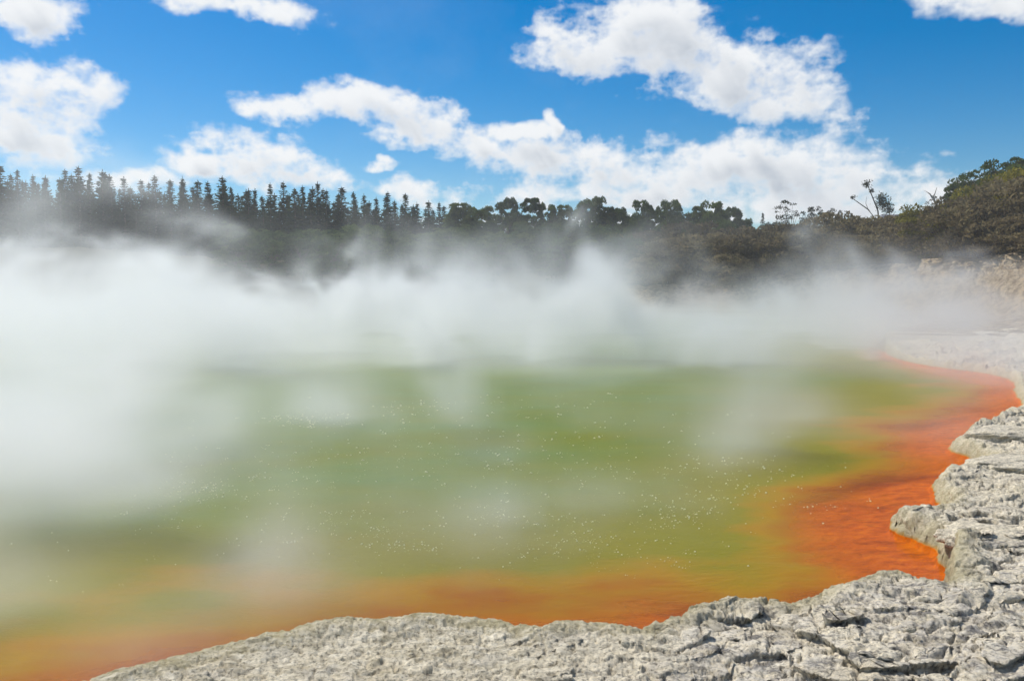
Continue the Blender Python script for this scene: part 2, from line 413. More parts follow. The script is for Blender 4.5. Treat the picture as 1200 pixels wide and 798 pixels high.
def conifer_meshes(seed, h=14.0, w=2.3, ragged_=.35):
    r = np.random.default_rng(seed); P = []; U = []; W = []
    z = h * .1; lim = []
    while z < h * .985:
        t = z / h; L0 = w * (1 - t) ** .8 * (.9 + .2 * r.random()) + .12
        nb = int(6 + 3 * (1 - t)); a0 = r.random() * 6.28
        for k in range(nb):
            az = a0 + 6.28 * k / nb + r.normal(0, .25); L = L0 * (1 - ragged_ * r.random())
            up = .25 + .55 * t + r.normal(0, .1)
            d = np.array([math.cos(az), math.sin(az), 0]); nn = max(3, int(L / .17))
            if r.random() < .12: L *= 1.3
            for i in range(nn):
                f = (i + .6) / nn
                p = d * L * f + np.array([0, 0, z + L * (up * f - .45 * f * f)])
                p = p + r.normal(0, .07, 3)
                side = np.array([-d[1], d[0], 0]) * r.choice([-1, 1])
                ax_ = unit(d * (.5 + .4 * r.random()) + side * r.random() * .9 + np.array([0, 0, r.normal(.12, .3)]))
                P.append(p); sz = .22 * (.6 + .8 * r.random()) * (1.0 if t < .8 else .7)
                U.append(ax_ * sz * 1.5); W.append(unit(np.cross(ax_, r.normal(0, 1, 3))) * sz * .55)
        z += .24 + .2 * r.random()
    for i in range(14):
        P.append([r.normal(0, .03), r.normal(0, .03), h * .93 + i * h * .006]); U.append([r.normal(0, .03), r.normal(0, .03), .2]); W.append(unit(r.normal(0, 1, 3)) * .05)
    V, F = cards(P, U, W)
    crown = mesh_np('crown', V, F, m_fir, smooth=False)
    tv, tf = tube([(0, 0, -1), (0, 0, h * .35), (.05, .03, h * .7), (0, 0, h * .97)], [.22, .17, .09, .02])
    return crown, mesh_np('trunk', tv, tf, m_bark)

def clumpy_meshes(seed, h, rad, mat, zlo=.35, nclump=26, leaf=.16, per=90, flat=.75, lean=0.0, limbs=7, open_=.0, csz=.33):
    """a tree or shrub whose crown is many ragged leaf clumps carried on limbs"""
    r = np.random.default_rng(seed); parts = []
    top = np.array([lean * h * .35, 0, h * .55])
    tv = tube([(0, 0, -.6), (lean * h * .1, .02 * h, h * .25), tuple(top)], [.035 * h * .5 + .03, .028 * h * .5 + .02, .015 * h * .5 + .015])
    parts.append(tv)
    P = []; U = []; W = []
    for c in range(nclump):
        az = r.random() * 6.28; tt = r.random(); zz = zlo + (1 - zlo) * tt
        prof = math.sqrt(max(.03, 1 - (abs(tt - .38) / .72) ** 2.2))
        rr = rad * prof * (.35 + .65 * math.sqrt(r.random()))
        cc = np.array([lean * h * .5 * zz + rr * math.cos(az), rr * math.sin(az), h * zz * .93])
        cr = rad * csz * (.6 + .7 * r.random())
        if c < limbs * 2:
            mid = cc * .5 + np.array([lean * h * .15, 0, h * .25]) + r.normal(0, .06, 3) * rad
            st = top * (.35 + .6 * r.random())
            parts.append(tube([tuple(st), tuple(mid * .6 + st * .4), tuple(cc)], [.012 * h * .5 + .012, .008 * h * .5 + .01, .008], 5))
        n = int(per * (cr / (rad * csz)) ** 2 * (1 - open_ * r.random()))
        d = unit(r.normal(0, 1, (n, 3))); d[:, 2] = np.abs(d[:, 2]) * 1.0 - .25
        rad_ = cr * (.45 + .6 * r.random((n, 1)) ** .6)
        p = cc + d * rad_ * np.array([1, 1, flat])
        p += .12 * cr * np.sin(p * 9.0 / max(rad, .5) + r.random(3) * 6)
        ax_ = unit(d * .6 + r.normal(0, .6, (n, 3)) + np.array([0, 0, .3]))
        sz = leaf * (.6 + .9 * r.random((n, 1)))
        P.append(p); U.append(ax_ * sz); W.append(unit(np.cross(ax_, r.normal(0, 1, (n, 3)))) * sz * .45)
    V, F = cards(np.concatenate(P), np.concatenate(U), np.concatenate(W))
    tv, tf = join(parts)
    return mesh_np('crown', V, F, mat, smooth=False), mesh_np('trunk', tv, tf, m_bark)

def plant(name, meshes, loc, rz, scale, label, cat, group=None, part=('crown', 'trunk')):
    e = D.objects.new(name, None); C.objects.link(e); e.location = loc; e.rotation_euler = (0, 0, rz); e.scale = scale
    tag(e, label, cat, group)
    for nm, me_ in zip(part, meshes):
        o = D.objects.new(nm, me_); C.objects.link(o); o.parent = e
    return e

rnd = random.Random(11)
FIR = [conifer_meshes(100 + i, 14, [2.3, 2.0, 2.6, 1.9, 2.2][i], [.35, .45, .3, .5, .4][i]) for i in range(5)]
PINE = [clumpy_meshes(200 + i, 10, [2.7, 3.1, 2.5, 2.9][i], m_pine, .08, 110, .15, 130, .8, [0, .12, -.08, .05][i], 10, csz=.25) for i in range(4)]
OLIVE = [clumpy_meshes(300 + i, 4.2, 2.4, m_olive, .12, 30, .12, 120, .7, 0, 6, csz=.34) for i in range(3)]
SCRUB = [clumpy_meshes(400 + i, 3.2, 2.0, m_scrub, .08, 28, .11, 110, .7, 0, 6, csz=.36) for i in range(4)]
DARK = [clumpy_meshes(500 + i, 6.5, 2.9, m_pine, .15, 60, .13, 90, .5, [.1, -.1][i], 10, csz=.25) for i in range(2)]
WISP = [clumpy_meshes(600 + i, 7, 2.6, m_greyleaf, .25, 80, .10, 50, .7, [.3, -.2, .1][i], 14, .5, csz=.19) for i in range(3)]

# ---- conifer plantation, left
tops = [(0, 195), (20, 200), (38, 205), (55, 207), (74, 200), (93, 196), (106, 204), (120, 200), (145, 208), (163, 212), (182, 206), (198, 212), (212, 208), (230, 212), (245, 214),
        (262, 208), (272, 220), (290, 222), (300, 222), (318, 216), (330, 214), (346, 222), (356, 218), (371, 214), (384, 224), (401, 220), (414, 226), (425, 228), (440, 232), (453, 226),
        (464, 236), (476, 228), (490, 238), (502, 236), (513, 238), (532, 240)]
def place_top(kind, meshes, hgt, px, py, Y, label, cat, group, sx=1.0):
    xx, yy, zt = at(px, py, Y); zg = hz(xx, yy); s = max(.3, (zt - zg) / hgt)
    w = rnd.uniform(1.0, 1.5) * sx * (.35 * s + .65) if kind == 'fir_tree' else s * sx
    return plant(kind, meshes, (xx, yy, zg), rnd.random() * 6.28, (w, w, s), label, cat, group)
for i, (px, py) in enumerate(tops):
    veiled = px < 150
    place_top('fir_tree', FIR[i % 5], 14, px + rnd.uniform(-2, 2), py, rnd.uniform(118, 126),
              'tall spired conifer of the skyline row, paled by thick steam at the far left' if veiled else
              'tall dark spired conifer in the front skyline row behind the steam', 'conifer',
              'pale conifers behind thick steam' if veiled else 'front row of dark conifers')
for row, (Y0, dy, n) in enumerate([(128, 4, 46), (134, 8, 46), (122, 16, 40)]):
    for k in range(n):
        px = -150 + (710 if row < 2 else 670) * (k + rnd.random() * .8) / n
        py = np.interp(px, [p[0] for p in tops], [p[1] for p in tops]) + dy + rnd.uniform(-3, 9)
        place_top('fir_tree', FIR[rnd.randrange(5)], 14, px, py, Y0 + rnd.uniform(-3, 3),
                  'dark conifer filling the plantation behind its skyline row' if row < 2 else 'lower dark conifer at the front foot of the plantation', 'conifer',
                  'conifers inside the plantation' if row < 2 else 'lower conifers at the front of the plantation')
# ---- rounder pines, centre
pines = [(540, 234, 112, 0, .9, 'round topped pine just right of the conifer row, rising out of a steam plume'),
         (594, 231, 108, 1, .62, 'compact dark pine crown standing alone on the skyline left of the twin pines'),
         (622, 229, 110, 2, .72, 'broad pine with a ragged crown right of the compact dark pine'),
         (640, 236, 112, 3, .6, 'lower pine tucked against the broad ragged pine'),
         (662, 236, 112, 0, .6, 'small pine crown half hidden by a rising steam wisp'),
         (690, 230, 106, 1, .8, 'large spreading pine with a flat uneven top at mid picture'),
         (712, 240, 104, 2, .6, 'rounded green pine between the spreading pine and the tall layered pine'),
         (728, 241, 108, 3, .5, 'narrow pine top left of the tall layered pine'),
         (752, 230, 104, 0, .62, 'tall layered pine with stepped branches on the skyline'),
         (785, 232, 106, 1, .55, 'open umbrella shaped pine with sky showing through its crown'),
         (818, 239, 108, 2, .5, 'leftmost crown of the broad dark pair right of the umbrella pine'),
         (834, 233, 106, 3, .68, 'wide dark tree crown, the taller of the pair right of the umbrella pine'),
         (700, 262, 98, 1, .6, 'dense dark pine low down in front of the spreading pine'),
         (735, 266, 96, 2, .55, 'dark pine in front of the tall layered pine'),
         (675, 262, 100, 3, .6, 'dark pine at the left edge of the central grove'),
         (610, 256, 104, 0, .7, 'pine behind the tall central steam plume'), (575, 258, 106, 2, .65, 'low pine crown left of the central steam plume')]
for px, py, Yd, k, sx, lab in pines:
    place_top('pine_tree', PINE[k], 10, px, py, Yd, lab, 'pine', 'pines on the central skyline', sx)
for i in range(48):
    px = 528 + i * 7.2 + rnd.uniform(-5, 5); py = rnd.uniform(240, 256) if i % 2 else rnd.uniform(254, 280)
    place_top('pine_tree', PINE[rnd.randrange(4)], 10, px, py, rnd.uniform(112, 118) if i % 2 else rnd.uniform(92, 98), 'plain dark pine of the mass that fills the grove behind and below its skyline crowns', 'pine', 'pines filling the central grove', rnd.uniform(.55, .8))
place_top('shrub', OLIVE[0], 4.2, 712, 272, 92, 'bright olive green conical shrub low in the central pine grove', 'shrub', None, .8)
for px, py, k, lab in [(868, 252, 0, 'first tiny spired conifer right of the wide dark tree'), (894, 250, 1, 'thin spired conifer left of the grey feathery tree'), (880, 260, 2, 'small low conifer between the two thin spires')]:
    place_top('fir_tree', FIR[k], 14, px, py, 112, lab, 'conifer', 'small spired conifers on the right skyline', .6)
wisps = [(925, 230, 92, 0, .9, 'large grey green feathery tree veiled by steam on the right skyline'), (950, 238, 92, 1, .6, 'thin grey tree just right of the large feathery tree'),
         (975, 240, 92, 2, .6, 'thin open grey tree with a flat side branch'), (1095, 226, 78, 0, .5, 'rounded grey crown beside the bleached dead trunk')]
for px, py, Yd, k, sx, lab in wisps:
    place_top('feathery_tree', WISP[k], 7, px, py, Yd, lab, 'tree', 'thin grey trees on the right skyline', sx)
darks = [(1185, 180, 70, 0, .85, 'topmost dark tree at the right edge of the picture'), (1150, 196, 70, 1, .7, 'flat topped dark tree second from the right edge'),
         (1128, 206, 72, 0, .62, 'dark layered tree at the left end of the hilltop grove'), (1165, 204, 68, 1, .6, 'dark crown under the flat topped tree'), (1200, 190, 66, 1, .8, 'dark tree cut by the right edge of the picture')]
for px, py, Yd, k, sx, lab in darks:
    place_top('dark_tree', DARK[k], 6.5, px, py, Yd, lab, 'tree', 'dark trees on top of the right hill', sx)

# ---- scrub on the hillsides
cnt = 0
SKY = ([200, 720, 800, 860, 900, 960, 1000, 1060, 1085, 1110, 1140, 1170, 1200, 1260], [264, 266, 258, 266, 266, 262, 258, 256, 248, 236, 220, 206, 188, 168])
def scrub_at(xx, yy, zone):
    k = rnd.random()
    s = rnd.choice([.6, .75, .9, 1.1, 1.3, 1.6])
    zg = hz(xx, yy) - .15
    pxx = 600 + FPX * xx / yy
    lim = CAMZ + (335 - (np.interp(pxx, SKY[0], SKY[1]) + rnd.uniform(0, 9))) / FPX * yy
    hh = 4.2 if zone == 'olive' else 6.5 if zone == 'left' else 3.2
    s = min(s * (.8 if zone == 'olive' else 1), (lim - zg) / hh)
    if s < .3: return
    if zone == 'olive': ms, nm = OLIVE[rnd.randrange(3)], 'olive_shrub'
    elif zone == 'left': ms, nm = DARK[rnd.randrange(2)], 'dark_bush'
    else: ms, nm = SCRUB[rnd.randrange(4)], 'scrub_bush'
    lab, grp = {'olive': ('rounded olive green shrub on the upper slope of the right hill', 'olive shrubs of the right hill'),
                'slope': ('brown grey scrub bush on the slope above the pale bank', 'scrub on the right slope'),
                'mid': ('low brownish scrub bush below the central pines', 'scrub below the central pines'),
                'left': ('dark green bush at the foot of the conifers seen through steam', 'scrub at the foot of the conifers')}[zone]
    plant(nm, ms, (xx, yy, zg), rnd.random() * 6.28, (s, s, s * rnd.uniform(.8, 1.15)), lab, 'shrub', grp)
for i in range(1250):
    px = rnd.uniform(755, 1240); Yd = rnd.uniform(56, 94); u, _ = ray(px, 300); xx = u * Yd
    s_ = float(TF(np.array([xx]), np.array([Yd]))[0])
    if s_ < 4.6 + rnd.random() * 3.5 or s_ > 42: continue
    if px > 1075 and Yd > 63 and rnd.random() < .8: zone = 'olive'
    elif px < 900: zone = 'mid'
    else: zone = 'slope'
    if rnd.random() < (.52 if zone != 'olive' else .8):
        scrub_at(xx, Yd, zone); cnt += 1
for i in range(110):
    px = rnd.uniform(260, 740); Yd = rnd.uniform(76, 106); u, _ = ray(px, 300)
    scrub_at(u * Yd, Yd, 'left'); cnt += 1
print('scrub', cnt)

# ---- the leaning sparse tree and the bleached dead trunk
def branchy(seed, segs):
    parts = []
    for pts, r0, r1 in segs:
        n = len(pts); parts.append(tube(pts, [r0 + (r1 - r0) * i / (n - 1) for i in range(n)], 6))
    return join(parts)
xx, yy, zt = at(1032, 262, 88); zg = hz(xx, yy); e = D.objects.new('leaning_tree', None); C.objects.link(e); e.location = (xx, yy, zg)
tag(e, 'sparse leaning tree with bare forked limbs and one leafy tuft above the scrub skyline', 'tree')
H = zt - zg
tv, tf = branchy(1, [([(0, 0, -.5), (-.2, 0, H), (-1.4, 0, H + 1.5), (-3.3, 0, H + 2.8)], .12, .03), ([(-.1, 0, H * .8), (-.3, .1, H + 1.4), (-1.3, 0, H + 3.6), (-1.7, 0, H + 4.3)], .1, .02),
                     ([(-.6, 0, H + 2.0), (.2, 0, H + 2.6), (.7, .1, H + 3.0)], .05, .02), ([(0, 0, H * .9), (.5, 0, H + .9), (1.1, 0, H + 1.5)], .05, .015), ([(.3, 0, H * .9), (1.4, .2, H + .9), (1.7, .2, H + 1.3)], .04, .015), ([(-1.4, 0, H + 1.5), (-1.6, .2, H + 2.2), (-1.5, .2, H + 2.9)], .03, .01)])
ob('trunk', mesh_np('trunk', tv, tf, m_bark), e)
r = np.random.default_rng(5); P = []; U = []; W = []
for (cx, cz, cr, n) in [(.35, H + 2.0, .8, 420), (.0, H + 2.7, .55, 200), (-1.6, H + 4.2, .42, 130), (-3.1, H + 2.8, .25, 50), (.9, H + 1.4, .4, 120), (-1.1, H + 3.5, .25, 50)]:
    d = r.normal(0, 1, (n, 3)) * cr * np.array([.5, .5, .42]) + np.array([cx, 0, cz]) + .2 * cr * np.sin(np.arange(n)[:, None] * np.array([.7, 1.3, .9]))
    a = unit(r.normal(0, 1, (n, 3)) + [0, 0, .4]); P.append(d); U.append(a * .13); W.append(unit(np.cross(a, r.normal(0, 1, (n, 3)))) * .05)
V, F = cards(np.concatenate(P), np.concatenate(U), np.concatenate(W)); ob('crown', mesh_np('crown', V, F, m_greyleaf, smooth=False), e)
def dead(px, py, Yd, s, lab, seed, flip=1):
    xx, yy, zt = at(px, py, Yd)
    q = random.Random(seed); segs = []
    b = [(0, 0, -2.6 * s), (-.1 * flip, 0, -1.2 * s), (-.5 * flip, 0, -.3 * s), (-.9 * flip, 0, .2 * s)]
    segs.append((b, .10 * s, .03))
    for k in range(6):
        a = q.uniform(.2, 2.9); L = q.uniform(.5, 1.3) * s; st = b[1 + k % 3]
        segs.append(([st, (st[0] + L * .5 * math.cos(a), q.uniform(-.2, .2), st[2] + L * .5 * math.sin(a)), (st[0] + L * math.cos(a + .3), q.uniform(-.3, .3), st[2] + L * math.sin(a + .3))], .05 * s, .015))
    tv, tf = branchy(1, segs); o = ob('dead_tree', mesh_np('dead_tree', tv, tf, m_dead)); o.location = (xx, yy, zt)
    tag(o, lab, 'dead tree')
dead(1104, 236, 74, 1.5, 'bleached forked dead trunk on the skyline left of the dark hilltop trees', 3)
dead(1194, 256, 62, .6, 'small white dead branch among olive shrubs at the right edge', 5, -1)
dead(882, 286, 76, .9, 'pale dead twigs poking from the scrub above the bank, left one', 8)
dead(902, 287, 75, .5, 'small white dead stub right of the pale dead twigs', 9, -1)

# ---- railings, hut
def box(x0, x1, y0, y1, z0, z1):
    V = [(a, b, c) for a in (x0, x1) for b in (y0, y1) for c in (z0, z1)]
    return V, [(0, 1, 3, 2), (4, 6, 7, 5), (0, 4, 5, 1), (2, 3, 7, 6), (0, 2, 6, 4), (1, 5, 7, 3)]
def railing(name, px0, px1, py, Y, n, lab, m, hgt=1.05, rails=(1.0, .55), t=.06):
    x0, _, zt = at(px0, py, Y); x1, _, _ = at(px1, py, Y); zg = zt - hgt
    e = D.objects.new(name, None); C.objects.link(e); e.location = (x0, Y, zg); tag(e, lab, 'railing')
    L = x1 - x0
    for k in range(n):
        xk = L * k / (n - 1)
        zb = min(-.3, hz(x0 + xk, Y) - zg - .3)
        ob('post', mesh_np('post', *box(xk - t, xk + t, -t, t, zb, hgt + .06), m, smooth=False), e)
    for h in rails:
        ob('rail', mesh_np('rail', *box(-.4, L + .4, -t - .055, -t - .003, hgt * h - .05, hgt * h + .05), m, smooth=False), e)
    return e
railing('railing', 955, 1010, 359, 67.5, 4, 'low timber railing with posts at the far edge of the pool, faint in the steam', m_wood, .95)
railing('railing', 783, 850, 303, 74.5, 7, 'long thin pale handrail crossing the hillside scrub at mid height', m_rail, 1.0, (1.0,), .04)
xx, yy, zz = at(1046, 253, 92); e = D.objects.new('hut', None); C.objects.link(e); e.location = (xx, yy, zz - 2.6); tag(e, 'small grey roofed shelter half hidden behind the scrub skyline', 'shelter')
V = [(-1.6, -1.2, 2.1), (1.7, -1.2, 2.1), (1.7, 1.2, 2.1), (-1.6, 1.2, 2.1), (-1.3, 0, 2.75), (1.7, 0, 2.75), (-1.6, -1.2, 2.0), (1.7, -1.2, 2.0), (1.7, 1.2, 2.0), (-1.6, 1.2, 2.0)]
def mesh_any(name, V, F, m):
    me = D.meshes.new(name); me.from_pydata([tuple(v) for v in V], [], F); me.materials.append(m); me.update(); return me
ob('roof', mesh_any('roof', V, [(0, 1, 5, 4), (2, 3, 4, 5), (3, 0, 4), (1, 2, 5), (0, 6, 7, 1), (1, 7, 8, 2), (2, 8, 9, 3), (3, 9, 6, 0), (6, 9, 8, 7)], m_roof), e)
for a, b in ((-1.4, -1), (1.5, -1), (-1.4, 1), (1.5, 1)): ob('post', mesh_np('post', *box(a - .06, a + .06, b - .06, b + .06, -2, 1.998), m_rail, smooth=False), e)

# ---------------------------------------------------------------- foam bubbles on the water
m_bub = mat_flat('bubble_film', (.66, .66, .40), .35, .1)
def bubbles():
    r = np.random.default_rng(3); pts = []
    cl = [(690, 635, 70, 18, 130), (640, 615, 60, 14, 60), (800, 590, 60, 15, 80), (870, 570, 60, 18, 60), (560, 600, 70, 20, 50), (800, 610, 50, 12, 60), (400, 610, 60, 14, 70), (450, 625, 50, 12, 40),
          (330, 640, 50, 12, 30), (230, 575, 40, 14, 120), (360, 492, 40, 9, 120), (480, 480, 50, 8, 50), (200, 600, 120, 30, 60), (600, 530, 150, 25, 110), (850, 545, 60, 14, 60), (930, 555, 50, 12, 40), (100, 620, 90, 40, 40),
          (600, 470, 150, 14, 70), (950, 590, 60, 18, 30), (550, 650, 160, 22, 60), (740, 655, 90, 18, 40), (300, 560, 120, 26, 90), (700, 560, 120, 22, 70), (480, 640, 60, 8, 60)]
    cl = [(a_, b_, c_, d_, int(n_ * 1.5)) for a_, b_, c_, d_, n_ in cl] + [(500, 560, 330, 60, 420), (300, 520, 250, 45, 260), (700, 500, 220, 30, 160)]
    for cx, cy, sx, sy, n in cl:
        m = 0
        while m < n:
            a, b = cx + r.normal(0, sx * .6), cy + r.normal(0, sy * .6)
            if b < 440: continue
            k = 1 + (r.random() < .3) * r.integers(1, 5)
            x0, y0 = gp(a, b)
            for _ in range(k): pts.append((x0 + r.normal(0, .03) * (k > 1), y0 + r.normal(0, .04) * (k > 1)))
            m += k
    P = np.array(pts); sd = sdist(P[:, 0].copy(), P[:, 1].copy()); P = P[sd < -.4]
    V = []; F = []
    n = 6; base = []
    for ring, (rr, zz) in enumerate([(1, -.1), (.85, .5), (.45, .85)]):
        for k in range(n):
            t = 6.283 * k / n; base.append((rr * math.cos(t), rr * math.sin(t), zz))
    base = np.array(base); bf = [(g * n + k, g * n + (k + 1) % n, (g + 1) * n + (k + 1) % n, (g + 1) * n + k) for g in range(2) for k in range(n)] + [(12, 13, 14, 15), (12, 15, 16, 17)]
    bf = np.array(bf)
    sz = .0026 + .0095 * r.random(len(P)) ** 3; sz *= np.clip(P[:, 1] / 9, .8, 2.6)
    for i, p in enumerate(P):
        V.append(base * sz[i] + np.array([p[0], p[1], .001])); F.append(bf + i * len(base))
    return np.concatenate(V), np.concatenate(F)
V, F = bubbles()
tag(ob('foam_bubbles', mesh_np('foam_bubbles', V, F, m_bub)), 'scattered pale gas bubbles floating on the green pool water', 'bubbles', kind='stuff')

# ---------------------------------------------------------------- loose stones and slabs
def stone(name, px, py, z, sx, sy, sz, rz, lab, seed, group=None, m=None):
    import bmesh
    bm = bmesh.new(); bmesh.ops.create_icosphere(bm, subdivisions=5, radius=1)
    P = np.array([v.co[:] for v in bm.verts])
    q = np.random.default_rng(seed).random(3) * 50
    d = fbm(P[:, 0] * 1.3 + q[0], P[:, 1] * 1.3 + P[:, 2] * .9 + q[1], seed, 4) * .33 + fbm(P[:, 0] * 5 + q[1], P[:, 1] * 5 + P[:, 2] * 4 + q[2], seed + 3, 4, .6) * .12
    zc = np.sign(P[:, 2]) * np.abs(P[:, 2]) ** .7
    zc = zc + .12 * np.round(fbm(P[:, 0] * 1.5, P[:, 1] * 2.5, seed + 7, 3) * 4) / 2
    P2 = np.stack([P[:, 0] * (1 + d) * sx, P[:, 1] * (1 + d) * sy, zc * (1 + d * .5) * sz], 1)
    for v, c in zip(bm.verts, P2): v.co = c
    me = D.meshes.new(name); bm.to_mesh(me); bm.free(); me.materials.append(m or m_rock)
    for p in me.polygons: p.use_smooth = True
    for n_, v_ in (('cream', .45), ('dep', 0), ('edge', .6)):
        a = me.attributes.new(n_, 'FLOAT', 'POINT'); a.data.foreach_set('value', np.full(len(me.vertices), v_, np.float32))
    x0, y0 = gp(px, py, z); o = ob(name, me); o.location = (x0, y0, z); o.rotation_euler = (0, 0, rz); tag(o, lab, 'rock', group); return o
stone('rock_slab', 1192, 545, .20, .62, .42, .11, .1, 'flat grey slab overhanging a dark hollow at the right edge of the picture', 71)
stone('rock_slab', 1190, 512, .22, .70, .50, .14, -.1, 'layered grey slab with dark edge above the two white ledges, right side', 72)
stone('rock_slab', 1170, 634, .30, .50, .42, .10, -.6, 'olive edged grey mound on the white shelf near the right edge', 73)
stone('stone', 1067, 737, .47, .035, .03, .018, .3, 'single small white pebble lying on the grey rock at lower right', 81)

# ---------------------------------------------------------------- sky, clouds, sun
SUN_EL, SUN_AZ = 52.0, -48.0                # azimuth from +Y, negative = left
sd_ = Vector((math.sin(R(SUN_AZ)) * math.cos(R(SUN_EL)), math.cos(R(SUN_AZ)) * math.cos(R(SUN_EL)), math.sin(R(SUN_EL))))
L = D.lights.new('sun', 'SUN'); L.energy = 5.0; L.angle = R(.53); L.color = (1, .94, .86)
lo = D.objects.new('sun', L); C.objects.link(lo); lo.rotation_euler = (-sd_).to_track_quat('-Z', 'Y').to_euler()
w = D.worlds.new('World'); sc.world = w; w.use_nodes = True
class WN(Mat):
    def __init__(s, tree): s.t = tree; s.t.nodes.clear()
M = WN(w.node_tree)
sky = M.n('ShaderNodeTexSky', sky_type='NISHITA', sun_disc=False, sun_elevation=R(SUN_EL), sun_rotation=R(SUN_AZ), altitude=300, air_density=1.0, dust_density=.4, ozone_density=2.2)
skyc = M.n('ShaderNodeHueSaturation', {'Color': sky, 'Saturation': 1.62, 'Value': 1.05}).outputs[0]
g = M.n('ShaderNodeTexCoord').outputs['Generated']
sep = M.n('ShaderNodeSeparateXYZ', {0: g}); dx, dy, dz = sep.outputs
azim = M.math('ARCTAN2', dx, dy); elev = M.math('ARCSINE', dz)
def px2ae(px, py):
    u, wv = ray(px, py); return math.atan2(u, 1), math.asin(wv / math.sqrt(1 + u * u + wv * wv))
CL = [(700, 50, 95, 42, 0), (790, 62, 120, 55, 6), (870, 95, 115, 52, 12), (930, 120, 70, 38, 10), (770, 30, 60, 30, 0),
      (350, 128, 70, 26, 0), (420, 125, 75, 28, 4), (500, 150, 75, 36, 10), (580, 175, 80, 26, 8), (640, 190, 90, 34, 0), (740, 200, 90, 38, 0), (850, 205, 80, 52, 0), (760, 232, 200, 22, 0), (930, 200, 95, 45, 4), (1010, 205, 60, 38, 4), (1095, 215, 60, 28, 0), (960, 240, 180, 30, 0), (600, 150, 50, 14, 0),
      (30, 115, 85, 42, 0), (95, 110, 50, 24, 0), (40, 165, 65, 32, 0), (12, 15, 78, 26, 0), (240, -2, 125, 22, 4), (60, -30, 90, 20, 0),
      (295, 190, 85, 32, 4), (230, 190, 50, 18, 0), (355, 205, 60, 26, 0), (140, 208, 70, 16, 0), (500, 232, 85, 20, 5), (440, 194, 24, 9, 0), (1165, 8, 70, 26, 8), (1120, -8, 50, 20, 0),
      (640, 140, 12, 26, -10), (700, 265, 300, 16, 0)]
AZ0, AZ1, EL0, EL1, CST = R(-44), R(44), R(-1), R(33), R(.05)
def cloud_pixels():
    """cloud cover and self-shading over the front part of the celestial sphere, computed with noise"""
    az = np.arange(AZ0, AZ1, CST); el = np.arange(EL0, EL1, CST); A, E = np.meshgrid(az, el)
    wa = .030 * fbm(A * 9, E * 13, 301, 4, .55) + .006 * fbm(A * 45, E * 55, 303, 3); we = .024 * fbm(A * 9 + 7, E * 13, 305, 4, .55) + .006 * fbm(A * 45, E * 55, 307, 3)
    A2, E2 = A + wa, E + we; T = np.full(A.shape, -1.5)
    for px, py, rx, ry, tilt in CL:
        ca, ce = px2ae(px, py); t = R(tilt); dx_, dy_ = A2 - ca, E2 - ce
        a_ = (dx_ * math.cos(t) - dy_ * math.sin(t)) / (rx / FPX); b_ = (dx_ * math.sin(t) + dy_ * math.cos(t)) / (ry / FPX)
        b_ = np.where(b_ < 0, b_ * 1.15, b_)
        f = np.maximum(1 - (a_ * a_ + b_ * b_) ** .9, -1.5); h = np.clip(.5 + .5 * (f - T) / .45, 0, 1); T = T * (1 - h) + f * h + .45 * h * (1 - h)
    n = fbm(A * 17, E * 24, 311, 8, .6)
    bil = 1 - 2.2 * np.abs(fbm(A * 24, E * 32, 313, 5, .55))
    T = T + 1.15 * n + .35 * bil - .22
    # ragged wisps trailing off the edges
    wis = fbm(A * 20 + 2.0 * n, E * 60, 317, 5, .6)
    T = T + .45 * wis * ss(-.9, .1, T) * ss(.9, .1, T)
    cov = ss(.0, 1.0, T) ** .9
    dens = np.clip(T, 0, 1.6)
    tau = np.zeros_like(T); kx, ky = -.55, .83
    for i in range(1, 15):
        st = i * 3.2; tau += np.roll(np.roll(dens, int(round(-ky * st)), 0), int(round(-kx * st)), 1)
    tau /= 14
    sh = ss(.35, 1.5, tau) * ss(.2, 1.2, T)
    sh = np.clip(sh * (1 + .7 * fbm(A * 14, E * 26, 319, 4)), 0, 1)
    win = np.minimum(ss(AZ0, AZ0 + .06, A), ss(AZ1, AZ1 - .06, A)) * ss(EL1, EL1 - .05, E)
    return cov * win, sh
cv, shv = cloud_pixels()
img = D.images.new('cloud_cover', cv.shape[1], cv.shape[0], alpha=False, float_buffer=True); img.colorspace_settings.name = 'Non-Color'
buf = np.zeros(cv.shape + (4,), np.float32); buf[..., 0] = cv; buf[..., 1] = shv; buf[..., 3] = 1
img.pixels.foreach_set(buf.ravel()); img.update(); img.pack()
uvx = M.math('DIVIDE', M.math('SUBTRACT', azim, AZ0), AZ1 - AZ0); uvy = M.math('DIVIDE', M.math('SUBTRACT', elev, EL0), EL1 - EL0)
it = M.n('ShaderNodeTexImage', {'Vector': M.n('ShaderNodeCombineXYZ', {0: uvx, 1: uvy}).outputs[0]}, image=img, interpolation='Cubic', extension='CLIP')
csep = M.n('ShaderNodeSeparateColor', {0: it.outputs[0]})
behind = M.n('ShaderNodeTexNoise', {'Vector': g, 'Scale': 2.4, 'Detail': 5.0}).outputs[0]
bk = M.math('MULTIPLY', M.n('ShaderNodeMapRange', {0: behind, 1: .52, 2: .62, 3: 0.0, 4: 1.0}).outputs[0], M.n('ShaderNodeMapRange', {0: dy, 1: .25, 2: .6, 3: 1.0, 4: 0.0}).outputs[0])
cov = M.math('MAXIMUM', csep.outputs[0], bk)
cov = M.math('MULTIPLY', cov, .985)
cc = M.mix(csep.outputs[1], (9.1, 9.3, 9.5), (5.3, 5.8, 6.5))
